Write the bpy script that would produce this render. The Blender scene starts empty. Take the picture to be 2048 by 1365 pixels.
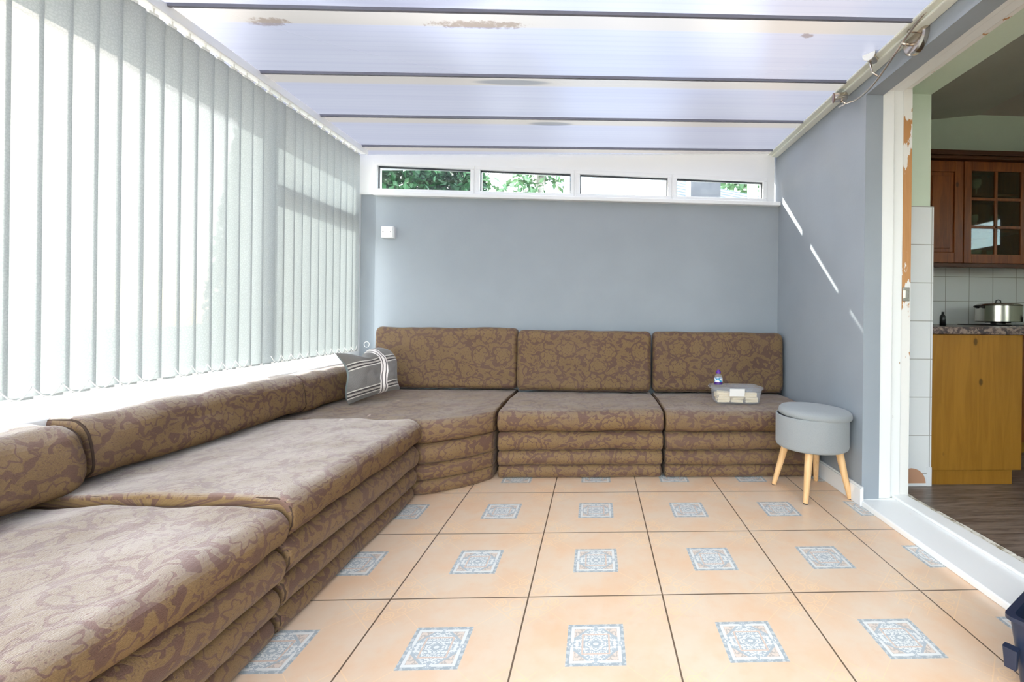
import bpy, math, random
from mathutils import Vector, Matrix, noise
random.seed(7)
C = bpy.context.scene.collection
SC = bpy.context.scene
PI = math.pi

# ------------------------------------------------------------------ camera
F_PX, YAW, ROLL, PX, PY, EYE = 913.34, -0.04501, -0.011308, 1233.35, 631.54, 0.944
cam = bpy.data.cameras.new('camera')
cam.sensor_width = 36; cam.lens = F_PX / 2048 * 36; cam.clip_start = 0.02
cam.shift_x = (1024 - PX) / 2048; cam.shift_y = (PY - 682.5) / 2048
co = bpy.data.objects.new('camera', cam); C.objects.link(co); SC.camera = co
Rz = Matrix.Rotation(YAW, 3, 'Z'); Ry = Matrix.Rotation(ROLL, 3, 'Y')
R = Rz @ Ry                                   # columns: right, forward, up
M4 = Matrix(((R[0][0], R[0][2], -R[0][1], 0), (R[1][0], R[1][2], -R[1][1], 0), (R[2][0], R[2][2], -R[2][1], EYE), (0, 0, 0, 1)))
co.matrix_world = M4

# ------------------------------------------------------------------ light
SUN_DIR = Vector((1.47, -1.0, -0.84)).normalized()
sun = bpy.data.lights.new('sun', 'SUN'); sun.energy = 12.0; sun.angle = math.radians(0.6); sun.color = (1, .95, .87)
so = bpy.data.objects.new('sun', sun); C.objects.link(so)
so.rotation_euler = SUN_DIR.to_track_quat('-Z', 'Y').to_euler(); so.location = (-6, 7, 6)

w = bpy.data.worlds.new('world'); SC.world = w; w.use_nodes = True
nt = w.node_tree; nt.nodes.clear()
wo = nt.nodes.new('ShaderNodeOutputWorld'); bg = nt.nodes.new('ShaderNodeBackground')
sky = nt.nodes.new('ShaderNodeTexSky'); sky.sky_type = 'NISHITA'; sky.sun_disc = False
sky.sun_elevation = math.radians(28); sky.sun_rotation = math.atan2(-1.47, 1.0); sky.air_density = 1.0; sky.dust_density = 1.0
tc = nt.nodes.new('ShaderNodeTexCoord'); nz = nt.nodes.new('ShaderNodeTexNoise'); nz.inputs['Scale'].default_value = 2.6; nz.inputs['Detail'].default_value = 5
cr = nt.nodes.new('ShaderNodeValToRGB'); cr.color_ramp.elements[0].position = .42; cr.color_ramp.elements[1].position = .62
mx = nt.nodes.new('ShaderNodeMix'); mx.data_type = 'RGBA'; mx.inputs['B'].default_value = (11, 10.9, 10.9, 1)
sc_ = nt.nodes.new('ShaderNodeMix'); sc_.data_type = 'RGBA'; sc_.blend_type = 'MULTIPLY'; sc_.inputs['Factor'].default_value = 1; sc_.inputs['B'].default_value = (1.06, 1.0, .96, 1)
L = nt.links.new
L(tc.outputs['Generated'], nz.inputs['Vector']); L(nz.outputs['Fac'], cr.inputs['Fac']); L(cr.outputs['Color'], mx.inputs['Factor'])
L(sky.outputs['Color'], sc_.inputs['A']); L(sc_.outputs['Result'], mx.inputs['A']); L(mx.outputs['Result'], bg.inputs['Color'])
bg.inputs['Strength'].default_value = 1.0
L(bg.outputs['Background'], wo.inputs['Surface'])

vs = SC.view_settings
SC.display_settings.display_device = 'sRGB'
vs.view_transform = 'Standard'; vs.look = 'None'; vs.gamma = 1; vs.exposure = 0.46
try: vs.use_curve_mapping = False
except Exception: pass
SC.cycles.max_bounces = 12; SC.cycles.diffuse_bounces = 6; SC.cycles.transmission_bounces = 8; SC.cycles.transparent_max_bounces = 24
SC.cycles.use_denoising = True; SC.cycles.caustics_reflective = False; SC.cycles.caustics_refractive = True
SC.cycles.sample_clamp_indirect = 6

# ------------------------------------------------------------------ node helpers
def lin(c):
    f = lambda v: v / 12.92 if v <= .04045 else ((v + .055) / 1.055) ** 2.4
    return tuple(f(v / 255) for v in c) + (1,)
class S:
    def __init__(s, t, k): s.t, s.k = t, k
    def op(s, o, b=None, c=None):
        n = s.t.nodes.new('ShaderNodeMath'); n.operation = o
        for i, v in enumerate((s, b, c)):
            if v is None: continue
            if isinstance(v, S): s.t.links.new(v.k, n.inputs[i])
            else: n.inputs[i].default_value = v
        return S(s.t, n.outputs[0])
    def __add__(s, b): return s.op('ADD', b)
    def __sub__(s, b): return s.op('SUBTRACT', b)
    def __mul__(s, b): return s.op('MULTIPLY', b)
    def __truediv__(s, b): return s.op('DIVIDE', b)
    def rsub(s, a): return s.op('MULTIPLY', -1.0).op('ADD', a)
    def abs(s): return s.op('ABSOLUTE')
    def lt(s, b): return s.op('LESS_THAN', b)
    def gt(s, b): return s.op('GREATER_THAN', b)
    def max(s, b): return s.op('MAXIMUM', b)
    def min(s, b): return s.op('MINIMUM', b)
    def sm(s, lo, hi):
        n = s.t.nodes.new('ShaderNodeMapRange'); n.interpolation_type = 'SMOOTHSTEP'
        s.t.links.new(s.k, n.inputs[0]); n.inputs[1].default_value = lo; n.inputs[2].default_value = hi
        return S(s.t, n.outputs[0])
class Mat:
    def __init__(s, name, rough=.5, color=(200, 200, 200), **kw):
        s.m = bpy.data.materials.new(name); s.m.use_nodes = True; s.t = s.m.node_tree
        s.b = s.t.nodes['Principled BSDF']; s.out = s.t.nodes['Material Output']
        s.b.inputs['Base Color'].default_value = lin(color); s.b.inputs['Roughness'].default_value = rough
        for k, v in kw.items(): s.b.inputs[k.replace('_', ' ')].default_value = v
    def new(s, ty, **kw):
        n = s.t.nodes.new(ty)
        for k, v in kw.items(): setattr(n, k, v)
        return n
    def link(s, a, b): s.t.links.new(a.k if isinstance(a, S) else a, b)
    def coord(s, kind='Object'):
        n = s.new('ShaderNodeTexCoord'); return n.outputs[kind]
    def xyz(s, v):
        n = s.new('ShaderNodeSeparateXYZ'); s.link(v, n.inputs[0]); return [S(s.t, o) for o in n.outputs]
    def vec(s, x, y, z=0.0):
        n = s.new('ShaderNodeCombineXYZ')
        for i, v in enumerate((x, y, z)):
            if isinstance(v, S): s.link(v, n.inputs[i])
            else: n.inputs[i].default_value = v
        return n.outputs[0]
    def scale(s, v, k, off=(0, 0, 0)):
        n = s.new('ShaderNodeMapping'); s.link(v, n.inputs[0]); n.inputs['Scale'].default_value = k if isinstance(k, tuple) else (k, k, k); n.inputs['Location'].default_value = off
        return n.outputs[0]
    def noise(s, v, sc, det=3, rough=.5, dist=0.0, col=False):
        n = s.new('ShaderNodeTexNoise'); s.link(v, n.inputs['Vector']); n.inputs['Scale'].default_value = sc; n.inputs['Detail'].default_value = det; n.inputs['Roughness'].default_value = rough; n.inputs['Distortion'].default_value = dist
        return n.outputs['Color'] if col else S(s.t, n.outputs['Fac'])
    def mix(s, f, a, b, mode='MIX'):
        n = s.new('ShaderNodeMix', data_type='RGBA', blend_type=mode)
        for k, v in (('Factor', f), ('A', a), ('B', b)):
            if isinstance(v, S): s.link(v, n.inputs[k])
            elif isinstance(v, (int, float)): n.inputs[k].default_value = v
            elif isinstance(v, tuple): n.inputs[k].default_value = lin(v)
            else: s.link(v, n.inputs[k])
        return n.outputs['Result']
    def vadd(s, a, b, k):
        n = s.new('ShaderNodeVectorMath', operation='SUBTRACT'); s.link(b, n.inputs[0]); n.inputs[1].default_value = (.5, .5, .5)
        m = s.new('ShaderNodeVectorMath', operation='SCALE'); s.link(n.outputs[0], m.inputs[0]); m.inputs['Scale'].default_value = k
        a2 = s.new('ShaderNodeVectorMath', operation='ADD'); s.link(a, a2.inputs[0]); s.link(m.outputs[0], a2.inputs[1]); return a2.outputs[0]
    def bump(s, h, dist=.002, strength=.5):
        n = s.new('ShaderNodeBump'); s.link(h, n.inputs['Height']); n.inputs['Distance'].default_value = dist; n.inputs['Strength'].default_value = strength
        s.link(n.outputs[0], s.b.inputs['Normal']); return n
    def col(s, c): s.link(c, s.b.inputs['Base Color'])

def plaster(name, c, var=2, scale=3):
    m = Mat(name, .75, c); v = m.coord()
    m.col(m.mix(m.noise(v, scale, 4).sm(.3, .7), tuple(max(0, x - var) for x in c), tuple(min(255, x + var) for x in c)))
    m.bump(m.noise(v, 60, 4), .0012, .4); return m.m
M = {}
M['wall'] = plaster('grey_wall_paint', (152, 159, 166))
M['wall_green'] = plaster('pale_green_wall_paint', (218, 230, 210))
M['ceil_kitchen'] = plaster('kitchen_ceiling_paint', (190, 186, 176))
M['render'] = plaster('exterior_render', (188, 176, 168))
M['white'] = Mat('white_upvc', .32, (238, 239, 240)).m
M['gloss'] = None
def chipped():
    m = Mat('chipped_white_gloss_paint', .35); v = m.coord()
    d = m.noise(m.scale(v, (1, 1, .35)), 26, 5, .65)
    x, y, z = m.xyz(v)
    f = d.sm(.70, .73)
    m.col(m.mix(f, (240, 240, 238), (176, 150, 122))); m.bump(d, .001, .2); return m.m
M['gloss'] = chipped()
def raw_wood():
    m = Mat('raw_timber_with_peeling_paint', .6); v = m.coord()
    x, y, z = m.xyz(v)
    n = m.noise(m.scale(v, (3, 3, 1)), 7, 5, .6)
    e = (z - 1.50).abs() * .35 + (n - .5) * .7
    g = m.noise(m.scale(v, (60, 60, 3)), 3, 3)
    wood = m.mix(g, (206, 152, 98), (176, 122, 72))
    m.col(m.mix(e.sm(.14, .16), wood, (236, 233, 228))); return m.m
M['raw'] = raw_wood()
def threshold():
    m = Mat('worn_threshold_paint', .5); v = m.coord(); n = m.noise(m.scale(v, (6, 2, 6)), 9, 5, .7)
    m.col(m.mix(n.sm(.5, .62), (232, 228, 216), (150, 138, 112))); m.bump(n, .004, .5); return m.m
M['worn'] = threshold()

# damask upholstery ---------------------------------------------------------
def damask(name='brown_damask_upholstery', sheen=.12, painted_sheen=0.0):
    m = Mat(name, .65)
    uv = m.coord('UV')
    wv = m.vadd(uv, m.noise(uv, 13, 3, col=True), .075)
    vn = m.new('ShaderNodeTexVoronoi', voronoi_dimensions='2D', feature='F1'); m.link(wv, vn.inputs['Vector']); vn.inputs['Scale'].default_value = 5.6; vn.inputs['Randomness'].default_value = .75
    sub = m.new('ShaderNodeVectorMath', operation='SUBTRACT'); m.link(wv, sub.inputs[0]); m.link(vn.outputs['Position'], sub.inputs[1])
    dx, dy, _ = m.xyz(sub.outputs[0])
    r = (dx * dx + dy * dy).op('SQRT')
    rnd = m.xyz(vn.outputs['Color'])[0]
    th = dy.op('ARCTAN2', dx) + rnd * 6.28
    pet = (th * 7.0).op('COSINE')
    edge = r - (pet * .008 + .058) + (m.noise(uv, 190, 2, .6) - .5) * .006
    fl = edge.sm(.003, -.003)
    inner = ((r * 210.0) + pet * 1.3).op('SINE').gt(.80)
    fl = fl * inner.rsub(1.0).max(r.lt(.012))
    # leaves between the flowers: curling two-tone shapes
    lv = m.vadd(m.scale(uv, (1.0, 1.25, 1)), m.noise(uv, 11, 2, col=True), .09)
    ln_ = m.noise(lv, 17, 1.5, .45, 1.6) + (m.noise(uv, 150, 2, .6) - .5) * .05
    leaf = ln_.sm(.455, .475) * r.gt(.070)
    vein = ((ln_ * 70.0).op('SINE')).gt(.82) * ln_.gt(.5)
    leaf = leaf * (vein * .8).rsub(1.0)
    mask = fl.max(leaf)
    st = (m.noise(m.scale(uv, (160, 520, 1)), 1.0, 2) * .5 + m.noise(uv, 260, 3, .7) * .7).sm(.3, .85)
    mask2 = mask * (st * .5 + .72)
    wear = m.noise(uv, 2.3, 3).sm(.35, .7)
    ground = m.mix(st, (84, 57, 45), (102, 74, 60))
    motif = m.mix(st, (110, 84, 50), (130, 103, 66))
    c = m.mix(mask2, ground, motif)
    c = m.mix(wear * .22, c, (122, 98, 80))
    if painted_sheen:      # window sheen painted in as paler colour on upward faces only
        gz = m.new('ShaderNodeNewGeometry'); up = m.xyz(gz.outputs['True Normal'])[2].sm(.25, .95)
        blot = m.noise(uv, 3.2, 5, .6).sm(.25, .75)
        c = m.mix((blot * painted_sheen + painted_sheen * .4) * up, c, m.mix(mask, (146, 118, 110), (168, 152, 138)))
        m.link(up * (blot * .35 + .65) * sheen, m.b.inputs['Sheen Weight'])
    m.col(c)
    h = mask * .4 + st * .9 + m.noise(uv, 26, 2) * .25
    m.bump(h, .0025, .55)
    m.b.inputs['Sheen Weight'].default_value = .12; m.b.inputs['Sheen Roughness'].default_value = .3; m.b.inputs['Sheen Tint'].default_value = (1, .93, .9, 1)
    m.b.inputs['Specular IOR Level'].default_value = .5
    return m.m
M['damask'] = damask()
M['damask_top_sheen'] = damask('painted_sheen_damask', 1.0, .62)
M['damask_soft'] = damask('faint_painted_sheen_damask', .42, .25)
M['piping'] = Mat('brown_piping_cord', .85, (66, 48, 36)).m

# floor tiles ----------------------------------------------------------------
TX, TY, TS = -0.2152, 1.9869, 0.45
def floor_tiles():
    m = Mat('peach_patterned_floor_tile', .22); v = m.coord(); x, y, z = m.xyz(v)
    fx = ((x - TX) / TS).op('FRACT'); fy = ((y - TY) / TS).op('FRACT')
    u = (fx - .5) * TS; w_ = (fy - .5) * TS
    au, aw = u.abs(), w_.abs()
    grout = au.max(aw).sm(TS / 2 - .0030, TS / 2 - .0020)
    s = .083
    a, b = au / s, aw / s
    mxab, sm_, mn = a.max(b), a + b, a.min(b)
    base = m.mix(m.noise(v, 5, 4, .6).sm(.3, .75), (222, 200, 176), (224, 188, 154))
    base = m.mix(m.noise(v, 22, 3).sm(.5, .8) * .25, base, (222, 174, 130))
    # raised scrolls at the tile corners
    c1, c2 = au.rsub(TS / 2), aw.rsub(TS / 2)
    cs, cd = c1 + c2, (c1 - c2).abs()
    ln = (cs - .150).abs().lt(.0022).max((cd - .058).abs().lt(.0016) * cs.gt(.085) * cs.lt(.20))
    rr = lambda px, py, rad, wd: (((c1 - px) * (c1 - px) + (c2 - py) * (c2 - py)).op('SQRT') - rad).abs().lt(wd)
    scr = rr(.028, .085, .017, .0022).max(rr(.085, .028, .017, .0022)).max(rr(.028, .085, .008, .002)).max(rr(.085, .028, .008, .002)).max(rr(.034, .034, .022, .002)).max(rr(.06, .06, .012, .0018))
    rel = ln.max(scr)
    base = m.mix(rel * .42, base, (244, 206, 156))
    diag = (au - aw).abs().lt(.0013) * mxab.gt(1.0) * cs.gt(.15)
    base = m.mix(diag * .5, base, (246, 208, 160))
    # printed medallion
    ab = m.vec(a, b)
    nn = m.noise(ab, 3.6, 3, .6)
    curl = (nn - .5).abs().lt(.035)
    n3 = m.noise(ab, 7.0, 2)
    blue, white, pinkb = (172, 180, 184), (222, 222, 218), (218, 202, 188)
    c = m.mix(curl * .8, pinkb, (176, 168, 160))
    dia = sm_.lt(1.02)
    c = m.mix(dia, c, m.mix(curl, white, blue))
    c = m.mix((sm_ - 1.0).abs().lt(.06) , c, blue)
    insq = mxab.lt(.46)
    c = m.mix(insq, c, m.mix(((n3 - .5).abs().lt(.05)).max((sm_ - .16).abs().lt(.05)), white, blue))
    c = m.mix((mxab - .46).abs().lt(.03), c, (214, 190, 172))
    c = m.mix(mxab.gt(.76) * mn.gt(.12), c, white)
    c = m.mix(mxab.gt(.87) * mn.gt(.10), c, m.mix(n3.sm(.48, .56), (160, 168, 172), (196, 199, 198)))
    body = m.mix(mxab.lt(1.0), base, c)
    m.col(m.mix(grout, body, (104, 84, 66)))
    m.b.inputs['Roughness'].default_value = .3
    n = m.bump((rel * .4 + m.noise(v, 9, 2) * .5) + grout * -2.0, .001, .35)
    return m.m
M['floor'] = floor_tiles()
def laminate():
    m = Mat('grey_oak_laminate', .35); v = m.coord(); x, y, z = m.xyz(v)
    row = ((y + 7) / .19).op('FLOOR'); r = (row * 12.9898).op('SINE') * 43.7; r = r.op('FRACT')
    seam = ((y + 7) / .19).op('FRACT').lt(.02)
    g = m.noise(m.vec(x * 2.0 + r * 7.0, y * 16.0, row), 2.2, 5, .62, .8)
    c = m.mix(g.sm(.3, .7), (84, 72, 66), (136, 122, 112)); c = m.mix(seam, c, (50, 42, 38)); m.col(c); return m.m
M['laminate'] = laminate()
def wood(name, ca, cb, knots=True, sc=1.0, axis='z', rough=.4):
    m = Mat(name, rough); v = m.coord('Object')
    k = {'z': (14, 14, 1.2), 'x': (1.2, 14, 14), 'y': (14, 1.2, 14)}[axis]
    g = m.noise(m.scale(v, tuple(q * sc for q in k)), 2.2, 5, .6, 1.2)
    c = m.mix(g.sm(.3, .72), ca, cb)
    if knots:
        kn = m.new('ShaderNodeTexVoronoi'); m.link(m.scale(v, {'z': (7, 7, 4), 'x': (4, 7, 7), 'y': (7, 4, 7)}[axis]), kn.inputs['Vector']); kn.inputs['Scale'].default_value = 1.2
        c = m.mix(S(m.t, kn.outputs['Distance']).sm(.13, .07) * .75, c, tuple(int(q * .4) for q in ca))
    m.col(c); m.bump(g, .0006, .3); return m.m
M['pine'] = wood('varnished_pine', (112, 56, 20), (142, 78, 30))
M['pine_dark'] = wood('dark_stained_cornice', (70, 38, 20), (92, 52, 28), False, axis='x')
M['ochre'] = wood('ochre_stained_panel', (140, 96, 26), (156, 110, 36), True, .8)
M['beech'] = wood('light_beech', (222, 176, 122), (236, 196, 146), False, 2, rough=.35)
M['blockwood'] = wood('pale_block_wood', (236, 212, 170), (246, 226, 190), False, 3, 'x')
def granite():
    m = Mat('speckled_granite_laminate', .3); v = m.coord(); n = m.noise(v, 55, 3, .7); n2 = m.noise(v, 30, 2)
    c = m.mix(n.sm(.42, .58), (78, 64, 62), (142, 124, 114)); m.col(m.mix(n2.sm(.56, .62), c, (60, 52, 56))); return m.m
M['granite'] = granite()
def tile_white(name, size, ox, oz, axis='x', tint=(236, 237, 238)):
    m = Mat(name, .12); v = m.coord(); x, y, z = m.xyz(v)
    p = x if axis == 'x' else y
    a = ((p - ox) / size).op('FRACT'); b = ((z - oz) / size).op('FRACT')
    g = (a - .5).abs().max((b - .5).abs()).gt(.5 - .0022 / size)
    m.col(m.mix(g, tint, (168, 166, 160))); m.bump(g * -1.0, .001, .5); return m.m
M['splash'] = tile_white('white_splashback_tile', .2, 2.837, .891)
M['piertile'] = tile_white('white_wall_tile', .2145, 1.668, .075)
M['brick'] = Mat('exposed_brick_patch', .8, (196, 148, 118)).m
M['steel'] = Mat('brushed_steel', .22, (190, 186, 180), Metallic=1.0).m
M['chrome'] = Mat('satin_chrome', .18, (206, 196, 184), Metallic=1.0).m
M['darkmetal'] = Mat('dark_metal', .35, (60, 58, 58), Metallic=.6).m
M['black'] = Mat('black_plastic', .3, (22, 22, 24)).m
M['gasket'] = Mat('dark_glazing_gasket', .6, (48, 54, 60)).m
M['bar'] = Mat('grey_glazing_bar', .45, (112, 112, 124)).m
M['cream'] = Mat('cream_painted_batten', .5, (226, 228, 216)).m
M['chain'] = Mat('white_bead_chain', .4, (240, 240, 236)).m
M['lens'] = Mat('frosted_lamp_lens', .3, (238, 238, 232)).m
M['navy'] = Mat('navy_plastic', .28, (34, 42, 62)).m
M['purple'] = Mat('purple_plastic', .3, (96, 48, 150)).m
M['copper'] = Mat('dark_lamp_lens', .3, (120, 86, 70)).m
M['grass'] = None
def linen():
    m = Mat('light_grey_linen', .9); v = m.coord(); n = m.noise(m.scale(v, (1, 1, 3)), 260, 2); n2 = m.noise(m.scale(v, (3, 3, 1)), 240, 2)
    m.col(m.mix((n + n2) * .5, (132, 135, 136), (164, 167, 168))); m.bump(n + n2, .0006, .5); m.b.inputs['Sheen Weight'].default_value = .2; return m.m
M['linen'] = linen()
def thin_glass(name, tint=(250, 253, 252), refl=.1):
    m = Mat(name); t = m.new('ShaderNodeBsdfTransparent'); t.inputs[0].default_value = lin(tint)
    g = m.new('ShaderNodeBsdfGlossy'); g.inputs['Roughness'].default_value = .02
    lw = m.new('ShaderNodeLayerWeight'); lw.inputs['Blend'].default_value = .5; fr = S(m.t, lw.outputs['Facing']).op('POWER', 5.0) * .9 + .05
    mxs = m.new('ShaderNodeMixShader'); m.link(fr, mxs.inputs[0]); m.link(t.outputs[0], mxs.inputs[1]); m.link(g.outputs[0], mxs.inputs[2])
    m.link(mxs.outputs[0], m.out.inputs[0]); return m.m
M['glass'] = thin_glass('clear_pane')
M['cabglass'] = thin_glass('cabinet_pane', (225, 228, 215))
def plastic_clear(name, tint, mixv=.35):
    m = Mat(name); t = m.new('ShaderNodeBsdfTransparent'); t.inputs[0].default_value = lin(tint)
    mxs = m.new('ShaderNodeMixShader'); mxs.inputs[0].default_value = mixv; m.b.inputs['Base Color'].default_value = lin((226, 228, 234)); m.b.inputs['Roughness'].default_value = .18
    m.link(t.outputs[0], mxs.inputs[1]); m.link(m.b.outputs[0], mxs.inputs[2]); m.link(mxs.outputs[0], m.out.inputs[0]); return m.m
M['tub'] = plastic_clear('clear_plastic', (252, 253, 254), .15)
M['tumbler'] = plastic_clear('drinking_glass', (246, 250, 248), .16)
def translucent(name, c1, c2, amt, colnode=None, rough=.6):
    m = Mat(name, rough); t = m.new('ShaderNodeBsdfTranslucent'); mxs = m.new('ShaderNodeMixShader'); mxs.inputs[0].default_value = amt
    m.link(m.b.outputs[0], mxs.inputs[1]); m.link(t.outputs[0], mxs.inputs[2]); m.link(mxs.outputs[0], m.out.inputs[0])
    return m, t
def blind_fabric():
    m, t = translucent('patterned_blind_fabric', 0, 0, .55, rough=.8)
    uv = m.coord('UV')
    wv = m.vadd(uv, m.noise(uv, 60, 2, col=True), .02)
    v = m.new('ShaderNodeTexVoronoi', voronoi_dimensions='2D', feature='DISTANCE_TO_EDGE'); m.link(wv, v.inputs['Vector']); v.inputs['Scale'].default_value = 95
    k = S(m.t, v.outputs['Distance']).sm(.02, .3)
    m.col(m.mix(k, (224, 230, 229), (236, 241, 240)))
    m.link(m.mix(k, (84, 89, 90), (93, 98, 99)), t.inputs[0])
    tp = m.new('ShaderNodeBsdfTransparent'); mx3 = m.new('ShaderNodeMixShader'); mx3.inputs[0].default_value = .02
    m.link(m.out.inputs[0].links[0].from_socket, mx3.inputs[1]); m.link(tp.outputs[0], mx3.inputs[2]); m.link(mx3.outputs[0], m.out.inputs[0])
    return m.m
M['blind'] = blind_fabric()
def polycarb():
    m, t = translucent('multiwall_polycarbonate', 0, 0, .9, rough=.25)
    v = m.coord(); x, y, z = m.xyz(v)
    ys = y + x * .012
    rib = (ys / .036).op('FRACT'); line = (rib - .5).abs().sm(.30, .5)
    rib2 = m.noise(m.scale(v, (.02, 9, 1)), 2.0, 3)
    pj = ((ys - 2.325) / .49).op('FRACT') * .49
    band = pj.sm(.105, .095)
    c = m.mix(line * .18 + rib2.sm(.3, .7) * .22, (236, 238, 255), (206, 208, 236))
    c = m.mix(band * .8, c, (244, 234, 220))
    spot = lambda px, py, rx, ry: (((x - px) / rx) * ((x - px) / rx) + ((ys - py) / ry) * ((ys - py) / ry))
    dn = m.noise(v, 38, 4, .7)
    d = (spot(-1.36, 1.93, .10, .030).min(spot(-.50, 1.92, .22, .030)).min(spot(.90, 1.95, .03, .02)) + dn * 3.6).sm(2.8, 2.0)
    c = m.mix(d * .55, c, (150, 118, 92))
    d2 = (spot(-.45, 2.39, .20, .03).min(spot(-.30, 2.90, .14, .03))).sm(1.3, .4)
    c = m.mix(d2 * .6, c, (140, 150, 166))
    d3 = (spot(-.75, 1.75, .35, .10)).sm(1.3, .2); c = m.mix(d3 * .5, c, (150, 148, 170))
    c = m.mix(1.0, c, (110, 112, 112), 'MULTIPLY')
    m.link(c, t.inputs[0]); m.col(c)
    # partly see-through, blurred: lets the clouds read through the sheet
    rf = m.new('ShaderNodeBsdfRefraction'); rf.inputs['Roughness'].default_value = .5; rf.inputs['IOR'].default_value = 1.12; m.link(c, rf.inputs['Color'])
    mx2 = m.new('ShaderNodeMixShader'); mx2.inputs[0].default_value = .5
    old = m.out.inputs[0].links[0].from_socket
    m.link(old, mx2.inputs[1]); m.link(rf.outputs[0], mx2.inputs[2])
    m.link(mx2.outputs[0], m.out.inputs[0])
    return m.m
M['poly'] = polycarb()
def plaid():
    m = Mat('grey_tartan_wool', .9); uv = m.coord('UV'); u, v, _ = m.xyz(uv)
    st = lambda p, c, w: (p - c).abs().lt(w)
    tw = ((u + v) * 260.0).op('SINE') * .5 + .5
    c = m.mix(tw * .5, (98, 94, 92), (120, 114, 110))
    for pos in (.66, .15):
        c = m.mix(st(v, pos + .06, .012), c, (190, 184, 176)); c = m.mix(st(v, pos + .04, .012), c, (52, 44, 46))
        c = m.mix(st(v, pos, .014), c, (168, 160, 152)); c = m.mix(st(v, pos - .03, .012), c, (52, 44, 46)); c = m.mix(st(v, pos - .055, .010), c, (196, 190, 182))
    c = m.mix(st(u, .60, .05), c, (96, 88, 88))
    for p, wd in ((.545, .013), (.60, .022), (.655, .013)): c = m.mix(st(u, p, wd), c, (226, 218, 214))
    m.col(c); m.bump(tw, .0008, .4); m.b.inputs['Sheen Weight'].default_value = .3
    return m.m
M['plaid'] = plaid()
M['plaid_back'] = Mat('plain_grey_wool', .9, (118, 128, 130)).m
def bottle_label():
    m = Mat('printed_bottle_label', .35); v = m.coord(); x, y, z = m.xyz(v)
    n = m.noise(v, 45, 2)
    c = m.mix(n.sm(.5, .54), (236, 238, 244), (60, 150, 190)); c = m.mix(z.lt(.022), c, (76, 40, 120)); m.col(c); return m.m
M['label'] = bottle_label()
M['paper'] = Mat('white_paper', .7, (232, 228, 224)).m
def leafmat(name, a, b):
    m = Mat(name, .6); v = m.coord(); m.col(m.mix(m.noise(v, 3, 3).sm(.35, .65), a, b)); return m.m
M['conifer'] = leafmat('conifer_green', (16, 58, 36), (40, 92, 50))
M['leaf'] = leafmat('tree_leaf_green', (70, 110, 74), (104, 140, 100))
M['bark'] = leafmat('tree_bark', (120, 116, 112), (150, 146, 140))
M['grass'] = leafmat('patio_paving', (126, 122, 116), (150, 145, 138))
M['greywall'] = leafmat('grey_outbuilding_wall', (70, 74, 84), (88, 92, 100))
def slatroof():
    m = Mat('ribbed_shed_roof', .5); v = m.coord('UV'); u, vv, _ = m.xyz(v)
    m.col(m.mix(((vv / .13).op('FRACT')).lt(.28), (100, 106, 116), (44, 58, 72))); return m.m
M['shed'] = slatroof()

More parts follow.
